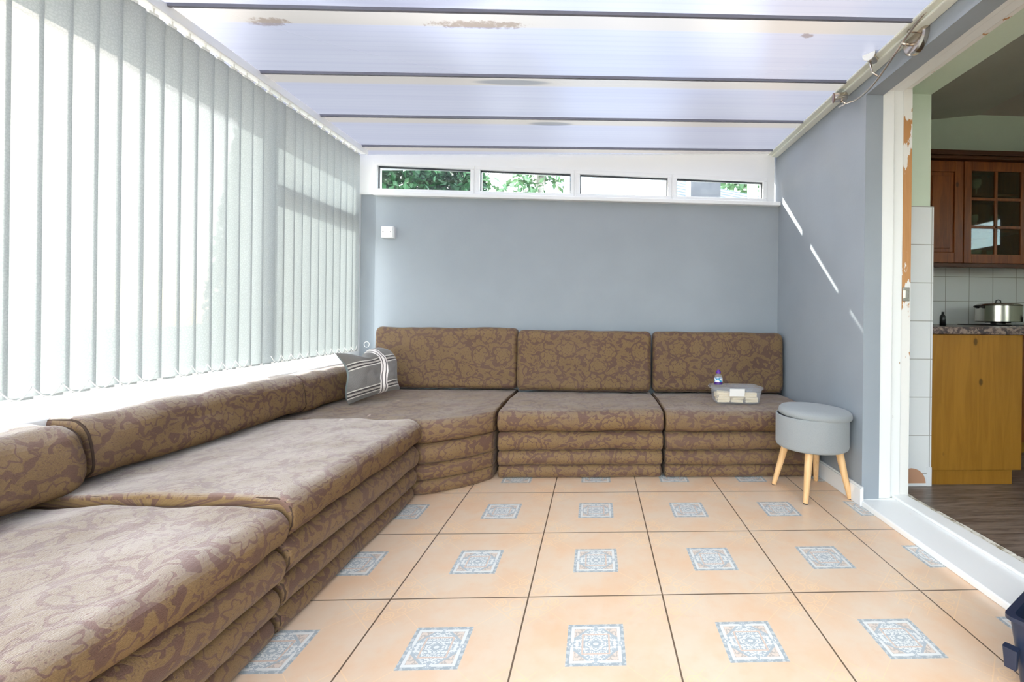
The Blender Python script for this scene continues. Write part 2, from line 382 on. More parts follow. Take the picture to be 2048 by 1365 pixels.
# ------------------------------------------------------------------ mesh helpers
class MB:
    def __init__(s): s.v, s.f, s.uv, s.mi = [], [], [], []
    def add(s, verts, faces, uvs=None, mi=0):
        o = len(s.v); s.v += [tuple(p) for p in verts]
        for k, f in enumerate(faces):
            s.f.append([o + i for i in f]); s.mi.append(mi)
            s.uv.append([uvs[i] for i in f] if uvs else [(0, 0)] * len(f))
    def box(s, x0, x1, y0, y1, z0, z1, mi=0):
        v = [(x, y, z) for z in (z0, z1) for y in (y0, y1) for x in (x0, x1)]
        s.add(v, [(0, 2, 3, 1), (4, 5, 7, 6), (0, 1, 5, 4), (2, 6, 7, 3), (0, 4, 6, 2), (1, 3, 7, 5)], mi=mi); return s
    def hexa(s, b, t, mi=0):     # bottom quad, top quad (ccw from above)
        s.add(list(b) + list(t), [(3, 2, 1, 0), (4, 5, 6, 7), (0, 1, 5, 4), (1, 2, 6, 5), (2, 3, 7, 6), (3, 0, 4, 7)], mi=mi); return s
    def lathe(s, prof, seg=32, ctr=(0, 0, 0), mi=0, cap=True):
        v, f = [], []; n = len(prof)
        for k in range(seg):
            a = 2 * PI * k / seg
            for r, z in prof: v.append((ctr[0] + r * math.cos(a), ctr[1] + r * math.sin(a), ctr[2] + z))
        for k in range(seg):
            for i in range(n - 1):
                a, b = k * n + i, ((k + 1) % seg) * n + i
                f.append((a, b, b + 1, a + 1))
        if cap:
            if prof[0][0] > 1e-5: f.append([k * n for k in range(seg)][::-1])
            if prof[-1][0] > 1e-5: f.append([k * n + n - 1 for k in range(seg)])
        s.add(v, f, mi=mi); return s
    def tube(s, pts, r, seg=10, mi=0, closed=False):
        pts = [Vector(p) for p in pts]; n = len(pts); v, f = [], []
        rs = r if isinstance(r, (list, tuple)) else [r] * n
        up = Vector((0, 0, 1)); prev = None
        for i, p in enumerate(pts):
            if closed: d = pts[(i + 1) % n] - pts[i - 1]
            else: d = pts[min(i + 1, n - 1)] - pts[max(i - 1, 0)]
            d.normalize()
            if prev is None:
                a = d.cross(up);
                if a.length < .05: a = d.cross(Vector((1, 0, 0)))
            else: a = prev - d * prev.dot(d)
            a.normalize(); prev = a; b = d.cross(a)
            for k in range(seg):
                t = 2 * PI * k / seg; v.append(p + (a * math.cos(t) + b * math.sin(t)) * rs[i])
        for i in range(n if closed else n - 1):
            for k in range(seg):
                j = (i + 1) % n
                f.append((i * seg + k, i * seg + (k + 1) % seg, j * seg + (k + 1) % seg, j * seg + k))
        if not closed: f.append(list(range(seg))[::-1]); f.append([(n - 1) * seg + k for k in range(seg)])
        s.add(v, f, mi=mi); return s
    def build(s, name, mat, parent=None, smooth=False, bevel=0, loc=None, auto=None):
        me = bpy.data.meshes.new(name); me.from_pydata(s.v, [], s.f)
        for m in (mat if isinstance(mat, (list, tuple)) else [mat]): me.materials.append(m)
        ul = me.uv_layers.new(name='UVMap'); k = 0
        flat = [c for f in s.uv for c in f]
        for i, c in enumerate(flat): ul.data[i].uv = c
        for p, mi in zip(me.polygons, s.mi): p.material_index = mi; p.use_smooth = smooth
        me.update(); me.validate()
        o = bpy.data.objects.new(name, me); C.objects.link(o)
        if parent: o.parent = parent
        if loc: o.location = loc
        if bevel:
            b = o.modifiers.new('bevel', 'BEVEL'); b.width = bevel; b.segments = 2; b.limit_method = 'ANGLE'; b.angle_limit = .6
        if smooth and auto:
            try: me.set_sharp_from_angle(angle=auto)
            except Exception: pass
        return o
def tag(o, label, cat, group=None, kind=None):
    o['label'] = label; o['category'] = cat
    if group: o['group'] = group
    if kind: o['kind'] = kind
    return o
def thing(name, label, cat, loc=(0, 0, 0), rz=0, group=None):
    o = bpy.data.objects.new(name, None); C.objects.link(o); o.empty_display_size = .05
    o.location = loc; o.rotation_euler = (0, 0, rz); return tag(o, label, cat, group)
def struct(mb, name, mat, label=None, cat=None, **kw):
    o = mb.build(name, mat, **kw); o['kind'] = 'structure'
    if label: tag(o, label, cat)
    return o
def dup(o, parent=None):
    c = o.copy(); C.objects.link(c)
    if parent: c.parent = parent
    for ch in [q for q in list(C.objects) if q.parent == o]: dup(ch, c)
    return c

XL, XR = -1.66, 1.351
def yb(x): return 3.347 + (1.351 - x) * .0508          # back wall line
def zs(x): return 1.80 + (1.32 - x) * .0165            # window ledge top
def zr(x): return 2.135 + .012 * (x + 1.66)            # underside of the roof
# ================================================================== setting
YN = -1.1
struct(MB().box(-1.9, XR + .01, YN - .1, 3.75, -.1, 0), 'floor', M['floor'], 'peach ceramic floor tiles with blue-grey medallions', 'floor')
struct(MB().box(1.62, 4.4, YN - .1, 3.75, -.1, .002), 'floor.001', M['laminate'], 'grey wood-effect kitchen floor beyond the doorway', 'floor')
# back wall, below the ledge
mb = MB()
def slab(mb, x0, x1, z0f, z1f, d0, d1, mi=0):
    mb.hexa([(x0, yb(x0) + d0, z0f(x0)), (x1, yb(x1) + d0, z0f(x1)), (x1, yb(x1) + d1, z0f(x1)), (x0, yb(x0) + d1, z0f(x0))],
            [(x0, yb(x0) + d0, z1f(x0)), (x1, yb(x1) + d0, z1f(x1)), (x1, yb(x1) + d1, z1f(x1)), (x0, yb(x0) + d1, z1f(x0))], mi)
k = lambda c: (lambda x: c)
zsb = lambda x: zs(x) - .001
slab(mb, XL, XR + .02, k(0), zsb, 0, .16)
slab(mb, -1.90, XL, k(0), zsb, .045, .16)
struct(mb, 'wall_back', M['wall'], 'grey back wall below the strip windows', 'wall')
# the ledge under the back windows
mb = MB()
slab(mb, XL, XR - .002, lambda x: zs(x) - .032, lambda x: zs(x) - .004, -.045, .02)
slab(mb, XL, XR - .002, lambda x: zs(x) - .010, lambda x: zs(x), -.035, .02)
slab(mb, -1.86, XL, lambda x: zs(x) - .012, lambda x: zs(x) + .018, .02, .05)
struct(mb, 'trim_1', M['white'], 'white ledge under the strip windows', 'window sill', bevel=.004)
# back windows: four panes in one white frame
panes = [(-1.655, -.954), (-.883, -.203), (-.132, .525), (.592, 1.236)]
zb = lambda x: zs(x) + .030
zt = lambda x: 2.054 - (x + 1.66) * .0335
def frame_around(mb, d0, d1):
    slab(mb, -1.86, XR - .03, lambda x: zs(x), zb, d0, d1)
    slab(mb, -1.86, XR - .03, zt, lambda x: zr(x) + .0, d0, d1)
    xs = [-1.86] + [q for p in panes for q in p] + [XR - .03]
    for a, b in zip(xs[0::2], xs[1::2]): slab(mb, a, b, zb, zt, d0, d1)
mb = MB(); frame_around(mb, .015, .085)
fr = struct(mb, 'window_1', M['white'], 'white frame of four narrow panes above the back wall', 'window')
mb = MB()
for a, b in panes:      # bead around each pane
    slab(mb, a - .028, b + .028, lambda x: zb(x) - .028, lambda x: zb(x) - .0, .004, .02); slab(mb, a - .028, b + .028, lambda x: zt(x), lambda x: zt(x) + .028, .004, .02)
    slab(mb, a - .028, a, zb, zt, .004, .02); slab(mb, b, b + .028, zb, zt, .004, .02)
o = mb.build('window_bead', M['white'], fr, bevel=.003)
mb = MB()
for a, b in panes:
    g = .006
    slab(mb, a, b, zb, lambda x: zb(x) + g, .03, .045); slab(mb, a, b, lambda x: zt(x) - g - .003, zt, .03, .045)
    slab(mb, a, a + g, zb, zt, .03, .045); slab(mb, b - g, b, zb, zt, .03, .045)
mb.build('gasket', M['gasket'], fr)
for a, b in panes:
    mb = MB(); slab(mb, a, b, zb, zt, .05, .054); mb.build('pane', M['glass'], fr)

# left: dwarf wall, sill, glazing
struct(MB().box(-1.95, -1.685, YN, 3.60, 0, .585), 'wall_left', M['wall'], 'low grey wall behind the long sofa', 'wall')
struct(MB().box(-1.88, -1.652, YN, 3.545, .585, .615), 'trim_2', M['white'], 'white window sill along the blinds', 'window sill', bevel=.005)
ZL = 2.12
mb = MB()
GX0, GX1 = -1.86, -1.79
mb.box(GX0, GX1, YN, 3.55, .615, .675); mb.box(GX0, GX1, YN, 3.55, 2.06, ZL + .01)
for y in (YN, .05, 1.28, 2.50): mb.box(GX0, GX1, y, y + .07, .675, 2.06)
mb.box(GX0, GX1, 3.40, 3.55, .675, 2.06)
mb.box(GX0, GX1, 2.57, 3.40, 1.60, 1.68)
mb.box(GX0, GX1, YN + .07, .05, 1.60, 1.68)
wl = struct(mb, 'window_2', M['white'], 'white framed glazing behind the vertical blinds', 'window')
for y0, y1 in ((YN + .07, .05), (.12, 1.28), (1.35, 2.50), (2.57, 3.40)):
    MB().box(-1.827, -1.823, y0, y1, .675, 2.06).build('pane', M['glass'], wl)

# roof
RX0, RX1, RY1 = -2.06, 1.36, 3.86
def roofbox(mb, x0, x1, y0, y1, dz0, dz1, sk=0.0):
    mb.hexa([(x0, y0 - x0 * sk, zr(x0) + dz0), (x1, y0 - x1 * sk, zr(x1) + dz0), (x1, y1 - x1 * sk, zr(x1) + dz0), (x0, y1 - x0 * sk, zr(x0) + dz0)],
            [(x0, y0 - x0 * sk, zr(x0) + dz1), (x1, y0 - x1 * sk, zr(x1) + dz1), (x1, y1 - x1 * sk, zr(x1) + dz1), (x0, y1 - x0 * sk, zr(x0) + dz1)])
mb = MB()
OV = .255
YG = -.35
mb.add([(RX0, YG, zr(RX0)), (RX1, YG, zr(RX1)), (RX1, yb(RX1) + OV, zr(RX1)), (RX0, yb(RX0) + OV, zr(RX0))], [(0, 1, 2, 3)])
struct(mb, 'ceiling', M['poly'], 'translucent ribbed polycarbonate roof sheets', 'roof')
mb = MB(); mb.add([(RX0, YN - .2, zr(RX0)), (RX1, YN - .2, zr(RX1)), (RX1, YG, zr(RX1)), (RX0, YG, zr(RX0))], [(0, 1, 2, 3)])
struct(mb, 'ceiling.002', M['glass'])      # unseen clear roof bay, added to let more daylight in
for i, y in enumerate((-.62, -.13, .36, .85, 1.34, 1.825, 2.315, 2.805, 3.295)):
    mb = MB(); roofbox(mb, -1.74, 1.275, y - .006, y + .006, -.014, -.001, .012)
    struct(mb, 'trim_%d' % (i + 3), M['bar'], 'thin grey glazing bar across the clear roof', 'glazing bar')
# opaque gutters on the roof edges (outside)
mb = MB(); roofbox(mb, RX0 - .08, RX0 + .02, YN - .2, RY1, -.06, .02); slab(mb, RX0, RX1, lambda x: zr(x) - .04, lambda x: zr(x) + .02, OV - .01, OV + .01)
struct(mb, 'trim_12', M['white'])
mb = MB(); roofbox(mb, 1.272, XR - .001, YN, 3.40, -.014, -.003)
roofbox(mb, 1.300, XR - .001, YN, 3.38, -.026, -.013)
struct(mb, 'trim_13', M['cream'], 'cream painted batten where roof meets right wall', 'batten', bevel=.006)
# house wall with the doorway
Y0D, Y1D = .55, 2.25
mb = MB()
mb.box(XR, 1.60, Y1D + .05, 3.62, 0, 2.40); mb.box(XR, 1.44, Y1D, Y1D + .05, 0, 2.40)
mb.box(1.44, 1.60, Y0D, Y1D + .05, 2.16, 2.40); mb.box(XR, 1.44, Y0D, Y1D, 2.075, 2.40)
mb.box(XR, 1.60, YN, Y0D - .03, 0, 2.40); mb.box(XR, 1.44, Y0D - .03, Y0D, 0, 2.40)
struct(mb, 'wall_right', M['wall'], 'grey right-hand wall with the sun streak', 'wall')
mb = MB(); mb.box(XR + .01, 4.4, YN, 3.72, 2.62, 5.2); mb.box(XR + .01, 1.60, YN, 3.72, 2.40, 2.62)
struct(mb, 'wall_right.002', M['render'])
mb = MB().box(1.60, 1.88, 2.50, 3.62, 0, 2.60); mb.box(1.60, 1.88, YN, 2.50, 2.215, 2.60); mb.box(1.60, 1.88, YN, .5, 0, 2.215)
struct(mb, 'wall_left.001', M['wall_green'], 'pale green pier and lintel inside the doorway', 'wall')
# tiles on the pier
mb = MB().box(1.601, 1.893, 2.488, 2.5, .003, 1.578); mb.box(1.880, 1.893, 2.5, 2.52, .075, 1.578)
pt = struct(mb, 'trim_14', M['piertile'], 'white square tiles on the pier below green paint', 'wall tiles')
a = [(1.893 - .085 + .085 * math.cos(t) * 1.0, .020 + .085 * math.sin(t)) for t in [PI * i / 12 for i in range(13)]]
mb = MB(); mb.add([(x - .03, 2.4875, z - .0) for x, z in a] , [tuple(range(len(a)))])
mb.build('missing_tile_patch', M['brick'], pt)
MB().box(1.868, 1.894, 2.484, 2.488, .004, .11).build('corner_bead', M['white'], pt)
# door frame
mb = MB()
mb.box(1.44, 1.505, Y1D + .005, Y1D + .05, .03, 2.12); mb.box(1.505, 1.565, Y1D + .022, Y1D + .06, .03, 2.12)
mb.box(1.44, 1.505, Y0D, Y1D + .05, 2.103, 2.14); mb.box(1.505, 1.565, Y0D, Y1D + .05, 2.112, 2.15)
mb.box(1.44, 1.505, Y0D - .05, Y0D - .005, .03, 2.12); mb.box(1.505, 1.565, Y0D - .06, Y0D - .022, .03, 2.12)
df = struct(mb, 'door_1', M['gloss'], 'chipped white door frame to the kitchen', 'door frame', bevel=.004)
mb = MB().box(1.565, 1.612, Y1D + .026, Y1D + .07, .02, 2.13); mb.box(1.565, 1.602, Y0D, Y1D + .05, 2.125, 2.2)
rw = mb.build('raw_edge', M['raw'], df); rw['label'] = 'raw timber edge with peeling paint'
mb = MB().box(1.568, 1.604, Y1D + .021, Y1D + .027, 1.035, 1.105); mb.box(1.576, 1.594, Y1D + .012, Y1D + .022, 1.05, 1.09)
mb.build('strike_plate', M['steel'], df, bevel=.001)
# threshold
mb = MB(); mb.box(XR - .012, 1.56, Y0D - .05, Y1D - .002, 0, .028); mb.box(XR + .001, 1.56, Y1D - .003, Y1D + .02, 0, .03)
th = struct(mb, 'trim_15', M['gloss'], 'white painted threshold board at the kitchen doorway', 'threshold', bevel=.005)
mb = MB().box(1.52, 1.60, Y0D, Y1D + .03, .028, .042); mb.build('sill_bar', M['gloss'], th, bevel=.005)
mb = MB()
y = Y0D
while y < Y1D + .2:
    l = random.uniform(.12, .4); mb.box(1.60, 1.645 + random.uniform(-.005, .005), y, min(y + l - .006, 2.48), 0, .03 + random.uniform(-.004, .003)); y += l
mb.build('worn_strip', M['worn'], th, bevel=.004)
# baseboard right
mb = MB().box(XR - .018, XR - .001, Y1D - .02, 3.34, 0, .088)
mb.box(XR - .012, XR - .001, Y1D - .02, 3.34, .088, .098)
struct(mb, 'baseboard_right', M['white'], 'short white skirting board behind the stool', 'skirting board', bevel=.003)
# wall behind the camera; its unseen wide glazing is added to brighten the room
mb = MB().box(-1.95, XR, YN - .1, YN, 0, .06); mb.box(-1.95, XR, YN - .1, YN, 2.05, 2.2); mb.box(-1.95, -1.7, YN - .1, YN, .06, 2.05); mb.box(1.1, XR, YN - .1, YN, .06, 2.05)
struct(mb, 'wall_front', M['wall'])
mb = MB().box(-1.7, 1.1, YN - .08, YN - .02, .06, .12); mb.box(-1.7, 1.1, YN - .08, YN - .02, 1.99, 2.05)
for x in (-1.7, -.8, .13, 1.04): mb.box(x, x + .06, YN - .08, YN - .02, .12, 1.99)
wf = struct(mb, 'added_window_3', M['white'])
MB().box(-1.7, 1.1, YN - .052, YN - .048, .12, 1.99).build('pane', M['glass'], wf)

# kitchen shell
mb = MB().box(1.88, 4.4, 3.60, 3.72, 0, 3.0)
struct(mb, 'wall_back.001', M['wall_green'], 'green kitchen wall above the cupboards', 'wall')
struct(MB().box(1.90, 4.3, 3.592, 3.6, .90, 1.50), 'trim_16', M['splash'], 'white tiled splashback behind the cooking pot', 'wall tiles')
mb = MB(); WY0, WY1, WZ0, WZ1 = 1.30, 1.95, 1.72, 2.06
mb.box(4.3, 4.4, YN, WY0, 0, 3); mb.box(4.3, 4.4, WY1, 3.62, 0, 3); mb.box(4.3, 4.4, WY0, WY1, 0, WZ0); mb.box(4.3, 4.4, WY0, WY1, WZ1, 3)
struct(mb, 'wall_right.001', M['wall_green'])
MB_ = MB().box(1.60, 2.3, YN - .1, YN, 0, 3).box(3.4, 4.4, YN - .1, YN, 0, 3).box(2.3, 3.4, YN - .1, YN, 0, 1.0).box(2.3, 3.4, YN - .1, YN, 2.05, 3); struct(MB_, 'wall_front.001', M['wall_green'])
mb = MB().box(4.31, 4.35, WY0, WY1, WZ0, WZ0 + .03); mb.box(4.31, 4.35, WY0, WY1, WZ1 - .03, WZ1); mb.box(4.31, 4.35, WY0, WY0 + .03, WZ0, WZ1); mb.box(4.31, 4.35, WY1 - .03, WY1, WZ0, WZ1)
w4 = struct(mb, 'added_window_4', M['white']); MB().box(4.328, 4.332, WY0, WY1, WZ0, WZ1).build('pane', M['glass'], w4)  # unseen window, added for the cupboard reflection and kitchen light
w5 = struct(MB().box(2.3, 3.4, YN - .07, YN - .03, 1.0, 1.05).box(2.3, 3.4, YN - .07, YN - .03, 2.0, 2.05).box(2.3, 2.35, YN - .07, YN - .03, 1.05, 2.0).box(3.35, 3.4, YN - .07, YN - .03, 1.05, 2.0).box(2.82, 2.88, YN - .07, YN - .03, 1.05, 2.0), 'added_window_5', M['white'])  # second unseen kitchen window, added to brighten the cupboards
MB().box(2.35, 3.35, YN - .052, YN - .048, 1.05, 2.0).build('pane', M['glass'], w5)
cz = lambda x: 2.566 + (x - 2.689) * .128
mb = MB(); mb.hexa([(1.86, YN, cz(1.86)), (4.35, YN, cz(4.35)), (4.35, 3.65, cz(4.35)), (1.86, 3.65, cz(1.86))], [(1.86, YN, 3.1), (4.35, YN, 3.1), (4.35, 3.65, 3.1), (1.86, 3.65, 3.1)])
struct(mb, 'ceiling.001', M['ceil_kitchen'], 'dim kitchen ceiling seen through the doorway', 'ceiling')

# outside ground
struct(MB().box(-30, 20, -20, 45, -.5, -.12), 'ground', M['grass'])

# ================================================================== sofa
def rrect(D, h, rf, rb, step=.016, crown=.0):
    """closed profile in (y,z): y=0 front .. D back; radii front / back"""
    pts = []
    def arc(cx, cz, r, a0, a1):
        n = max(3, int(r * abs(a1 - a0) / (step * .7)))
        for i in range(n + 1):
            a = a0 + (a1 - a0) * i / n; pts.append((cx + r * math.cos(a), cz + r * math.sin(a)))
    def line(p, q):
        n = max(1, int(math.hypot(q[0] - p[0], q[1] - p[1]) / step))
        for i in range(1, n): pts.append((p[0] + (q[0] - p[0]) * i / n, p[1] + (q[1] - p[1]) * i / n))
    arc(rf, rf, rf, 1.5 * PI, PI); line((0, rf), (0, h - rf)); arc(rf, h - rf, rf, PI, .5 * PI)
    line((rf, h), (D - rb, h)); arc(D - rb, h - rb, rb, .5 * PI, 0); line((D, h - rb), (D, rb)); arc(D - rb, rb, rb, 0, -.5 * PI); line((D - rb, 0), (rf, 0))
    out = []
    for y, z in pts:
        t = z / h
        c = crown * math.sin(PI * max(0, min(1, y / D))) * t
        out.append((y, z + c))
    return out
def pad(L, prof, rend, xf, amp=.004, seed=0, step=.018, uvo=(0, 0), wrinkle=0, both=True):
    """sweep profile along local x (0..L); xf maps (s,y,z)->final point"""
    cy = sum(p[0] for p in prof) / len(prof); czz = (min(p[1] for p in prof) + max(p[1] for p in prof)) / 2
    D = max(p[0] for p in prof); h = max(p[1] for p in prof)
    st = []
    ne = 6
    for i in range(ne): 
        a = (PI / 2) * i / ne; st.append((rend * (1 - math.cos(a)), rend * (1 - math.sin(a))))
    n = max(2, int((L - 2 * rend) / step))
    for i in range(n + 1): st.append((rend + (L - 2 * rend) * i / n, 0))
    for i in range(ne - 1, -1, -1):
        a = (PI / 2) * i / ne; st.append((L - rend * (1 - math.cos(a)), rend * (1 - math.sin(a))))
    N = len(prof); arc = [0]
    for i in range(1, N): arc.append(arc[-1] + math.hypot(prof[i][0] - prof[i - 1][0], prof[i][1] - prof[i - 1][1]))
    V, UV, Fc = [], [], []
    def emit(s, ins, extra=1.0):
        for i, (y, z) in enumerate(prof):
            fy = (D / 2 - ins) / (D / 2) * extra; fz = (h / 2 - ins) / (h / 2) * extra
            yy = D / 2 + (y - D / 2) * fy; zz = h / 2 + (z - h / 2) * fz
            p = Vector((s, yy, zz))
            nv = Vector((s * 5.5 + seed * 13.1, yy * 5.5, zz * 9 + seed * 3.7))
            d = noise.noise(nv) * amp * 1.6 + noise.noise(nv * 3.1) * amp * .7
            nrm = Vector((0, yy - D / 2, (zz - h / 2) * D / h * .6)); 
            if nrm.length > 1e-4: nrm.normalize()
            if abs(yy - D / 2) < D / 2 - .05: nrm = Vector((0, 0, 1 if zz > h / 2 else -1))
            if zz > h / 2 or yy < .06 or yy > D - .06: p += nrm * d
            if wrinkle and zz > h * .25 and yy < .22:
                k = max(0, 1 - abs(yy - .05) / .12) * max(0, noise.noise(Vector((s * 2.2 + seed, 4.4, seed))) + .25)
                p += nrm * wrinkle * k * (noise.noise(Vector((s * 34 + yy * 10, seed * 7.7, 0))))
            V.append(xf(p)); UV.append((s + uvo[0], arc[i] + uvo[1]))
    emit(0, rend, .5)
    for s, ins in st: emit(s, ins)
    emit(L, rend, .5)
    m = len(st) + 2
    for j in range(m - 1):
        for i in range(N):
            a, b = j * N + i, j * N + (i + 1) % N
            Fc.append((a, a + N, b + N, b))
    Fc.append(tuple(range(N))); Fc.append(tuple((m - 1) * N + i for i in range(N))[::-1])
    # fix the wrap-around uv
    mb = MB(); mb.v = [tuple(p) for p in V]
    tot = arc[-1] + .016
    for f in Fc:
        mb.f.append(list(f)); mb.mi.append(0); q = [UV[i] for i in f]
        if len(f) == 4:
            if max(c[1] for c in q) - min(c[1] for c in q) > .3: q = [(c[0], c[1] + (tot if c[1] - uvo[1] < .1 else 0)) for c in q]
            if V[f[0]] is not None and (f[0] // N == 0 or f[0] // N == m - 2):   # end cap ring: lay pattern flat
                q = [(prof[i % N][0] + uvo[0], prof[i % N][1] + uvo[1]) for i in f]
        else: q = [(prof[i % N][0] * .5 + uvo[0], prof[i % N][1] * .5 + uvo[1]) for i in f]
        mb.uv.append(q)
    def ring(s, ins=0.0, off=.001):
        out = []
        for i, (y, z) in enumerate(prof):
            fy = (D / 2 - ins + off) / (D / 2); fz = (h / 2 - ins + off) / (h / 2)
            out.append(xf(Vector((s, D / 2 + (y - D / 2) * fy, h / 2 + (z - h / 2) * fz))))
        return out
    return mb, ring
def wob(p):      # slow waviness shared by neighbouring layers
    t = min(1, p.z / .12)
    return Vector((p.x, p.y, p.z + t * (.007 * noise.noise(Vector((p.x * 2.7, p.y * 2.7, p.z * 4))) + .002 * noise.noise(Vector((p.x * 9, p.y * 9, 3))))))
def back_xf(x0, yf, z0, loc):
    return lambda p: wob(Vector((x0 + p.x, yf + p.y, z0 + p.z))) - loc
def left_xf(xf_, y0, z0, loc):
    return lambda p: wob(Vector((xf_ - p.y, y0 + p.x, z0 + p.z))) - loc
def seat_module(name, label, loc, L, D, xfmaker, layers, fronts, rend=.014, uvs=0, wr=.010):
    loc = Vector(loc)
    t = thing(name, label, 'sofa section', loc, group=None)
    z = 0
    for i, h in enumerate(layers):
        top = i == len(layers) - 1
        Dk = D - fronts[i]
        mb, ring = pad(L - (0 if top else .006 * (3 - i) * .5), rrect(Dk, h + .002, min(h * .46, .055), .02, crown=.0 if not top else .006), rend, xfmaker(fronts[i], z, loc), amp=.0045 if top else .003, seed=uvs * 5 + i, uvo=(uvs * 1.37 + i * .41, i * .73), wrinkle=wr if top else 0)
        o = mb.build('seat_cushion' if top else 'base_cushion', M[('damask_top_sheen' if uvs in (3, 4) else 'damask_soft') if top else 'damask'], t, smooth=True)
        if top: o['label'] = 'top seat cushion, window sheen painted pale on its upper side'
        for sx in (.006, L - .006 - (0 if top else .006 * (3 - i) * .5)):
            MB().tube(ring(sx, .006)[::2], .0032, 6, closed=True).build('piping', M['piping'], o, smooth=True)
        z += h
    return t
LAY = [.074, .086, .108, .120]
# back run
for nm, lab, x0, x1, dep, sd in (('sofa_section', 'middle brown damask sofa seat under the back wall, four stacked layers', -.555, .400, .74, 1),
                            ('sofa_section', 'brown damask sofa seat with the clear tub on it, behind the grey stool', .410, 1.325, .70, 2)):
    def mk(x0=x0):
        def f(front, z, loc): return back_xf(x0, 2.615 + front, z, loc)
        return f
    seat_module(nm, lab, (x0, 2.62, 0), x1 - x0, dep, mk(), LAY, [.022, .012, .006, 0], uvs=sd)
# left run
for nm, lab, y0, y1, xf_, lay, sd in (('sofa_section', 'front-most long sofa seat below the window sill, large flowers on its layers', .36, 1.352, -.868, [.074, .086, .108, .112], 3),
                                 ('sofa_section', 'long sofa seat between the front-most seat and the corner seat', 1.366, 2.350, -.872, [.076, .090, .112, .124], 4)):
    def mk(y0=y0, xf_=xf_):
        def f(front, z, loc): return left_xf(xf_ - front, y0, z, loc)
        return f
    seat_module(nm, lab, (xf_, y0, 0), y1 - y0, .80, mk(), lay, [.030, .018, .008, 0], uvs=sd, wr=.003)
# corner module
def corner_front(x):
    if x < -.885: return 2.372
    u = (x + .885) / (.885 - .565)
    return 2.372 + (2.625 - 2.372) * u - .035 * math.sin(PI * u) * (1.0)
def corner_mk(front, z, loc):
    def f(p):
        x = -1.66 + p.x; yf = corner_front(x) + front; D = 1.09
        ybk = 3.44; y = yf + (p.y if p.y < .1 else .1 + (p.y - .1) / (D - .1) * (ybk - yf - .1))
        return wob(Vector((x, y, z + p.z))) - loc
    return f
seat_module('corner_sofa_section', 'corner sofa seat with a curved front, under the tartan cushion', (-1.1, 2.9, 0), 1.088, 1.09, corner_mk, LAY, [.020, .012, .006, 0], rend=.012, uvs=5, wr=.002)

# back cushions on the back wall
def back_cushion(label, x0, x1, y0, y1, z0, z1, thick, sd, rend=.035):
    loc = Vector((x0, y0, z0)); L = x1 - x0; sl = (y1 - y0) / L
    def xf(p):
        zz = p.z
        return Vector((x0 + p.x, y0 + p.x * sl + p.y + .012 * (zz / .45), z0 + zz + .004 * noise.noise(Vector((p.x * 3, sd, zz * 3))))) - loc
    mb, ring = pad(L, rrect(thick, z1 - z0, .045, .03, crown=0), rend, xf, amp=.004, seed=sd, uvo=(sd * .9, sd * .31))
    # keep the front centre soft
    o = mb.build('sofa_cushion', M['damask'], None, smooth=True, loc=loc); tag(o, label, 'sofa cushion')
    mp = MB(); r0 = [xf(Vector((s, -.001, .010))) for s in [rend * .6 + (L - rend * 1.2) * i / 40 for i in range(41)]]
    mp.tube(r0, .0035, 6); mp.build('piping', M['piping'], o, smooth=True)
    return o
back_cushion('tallest brown back cushion in the corner, behind the tartan cushion', -1.595, -.566, 3.350, 3.300, .404, .842, .12, 11)
back_cushion('middle brown back cushion on the back wall, bold flower pattern', -.556, .393, 3.235, 3.195, .403, .832, .13, 12)
back_cushion('faded brown back cushion behind the clear tub', (.405), 1.333, 3.185, 3.165, .404, .830, .13, 13)
# bolsters along the window
def bolster(label, y0, y1, xb, z0, h, thick, sd, rend=.03, rf=.075, rt=.07):
    loc = Vector((xb, y0, z0)); L = y1 - y0
    prof = rrect(thick, h, .045, .03)
    def shape(p):
        t = max(0, p.z / h)
        y = p.y + .030 * t * t                       # leans back towards the sill
        z = p.z
        if t > .55: # round top
            k = (t - .55) / .45; c = thick / 2
            y = c + (y - c) * (1 - .22 * k * k)
        return Vector((xb - y, y0 + p.x, z0 + z + .006 * noise.noise(Vector((p.x * 4, sd, 0)))))
    mb, ring = pad(L, prof, rend, lambda p: shape(p) - loc, amp=.006, seed=sd, uvo=(sd * .8, .2), wrinkle=.006)
    o = mb.build('bolster_cushion', M['damask_top_sheen'], None, smooth=True, loc=loc); tag(o, label, 'sofa cushion')
    for sx in (rend * .3, L - rend * .3):
        MB().tube(ring(sx, rend * .35)[::2], .0035, 6, closed=True).build('piping', M['piping'], o, smooth=True)
    return o
bolster('short-looking bolster cushion on the front-most seat, pale flowers, rounded end', .42, 1.425, -1.470, .417, .200, .17, 21, rend=.06)
bolster('longest bolster cushion under the blinds, piped end facing the camera', 1.452, 2.475, -1.512, .424, .190, .155, 22, rend=.02)
bolster('short bolster cushion beside the tartan cushion', 2.487, 3.330, -1.525, .408, .200, .15, 23, rend=.02)

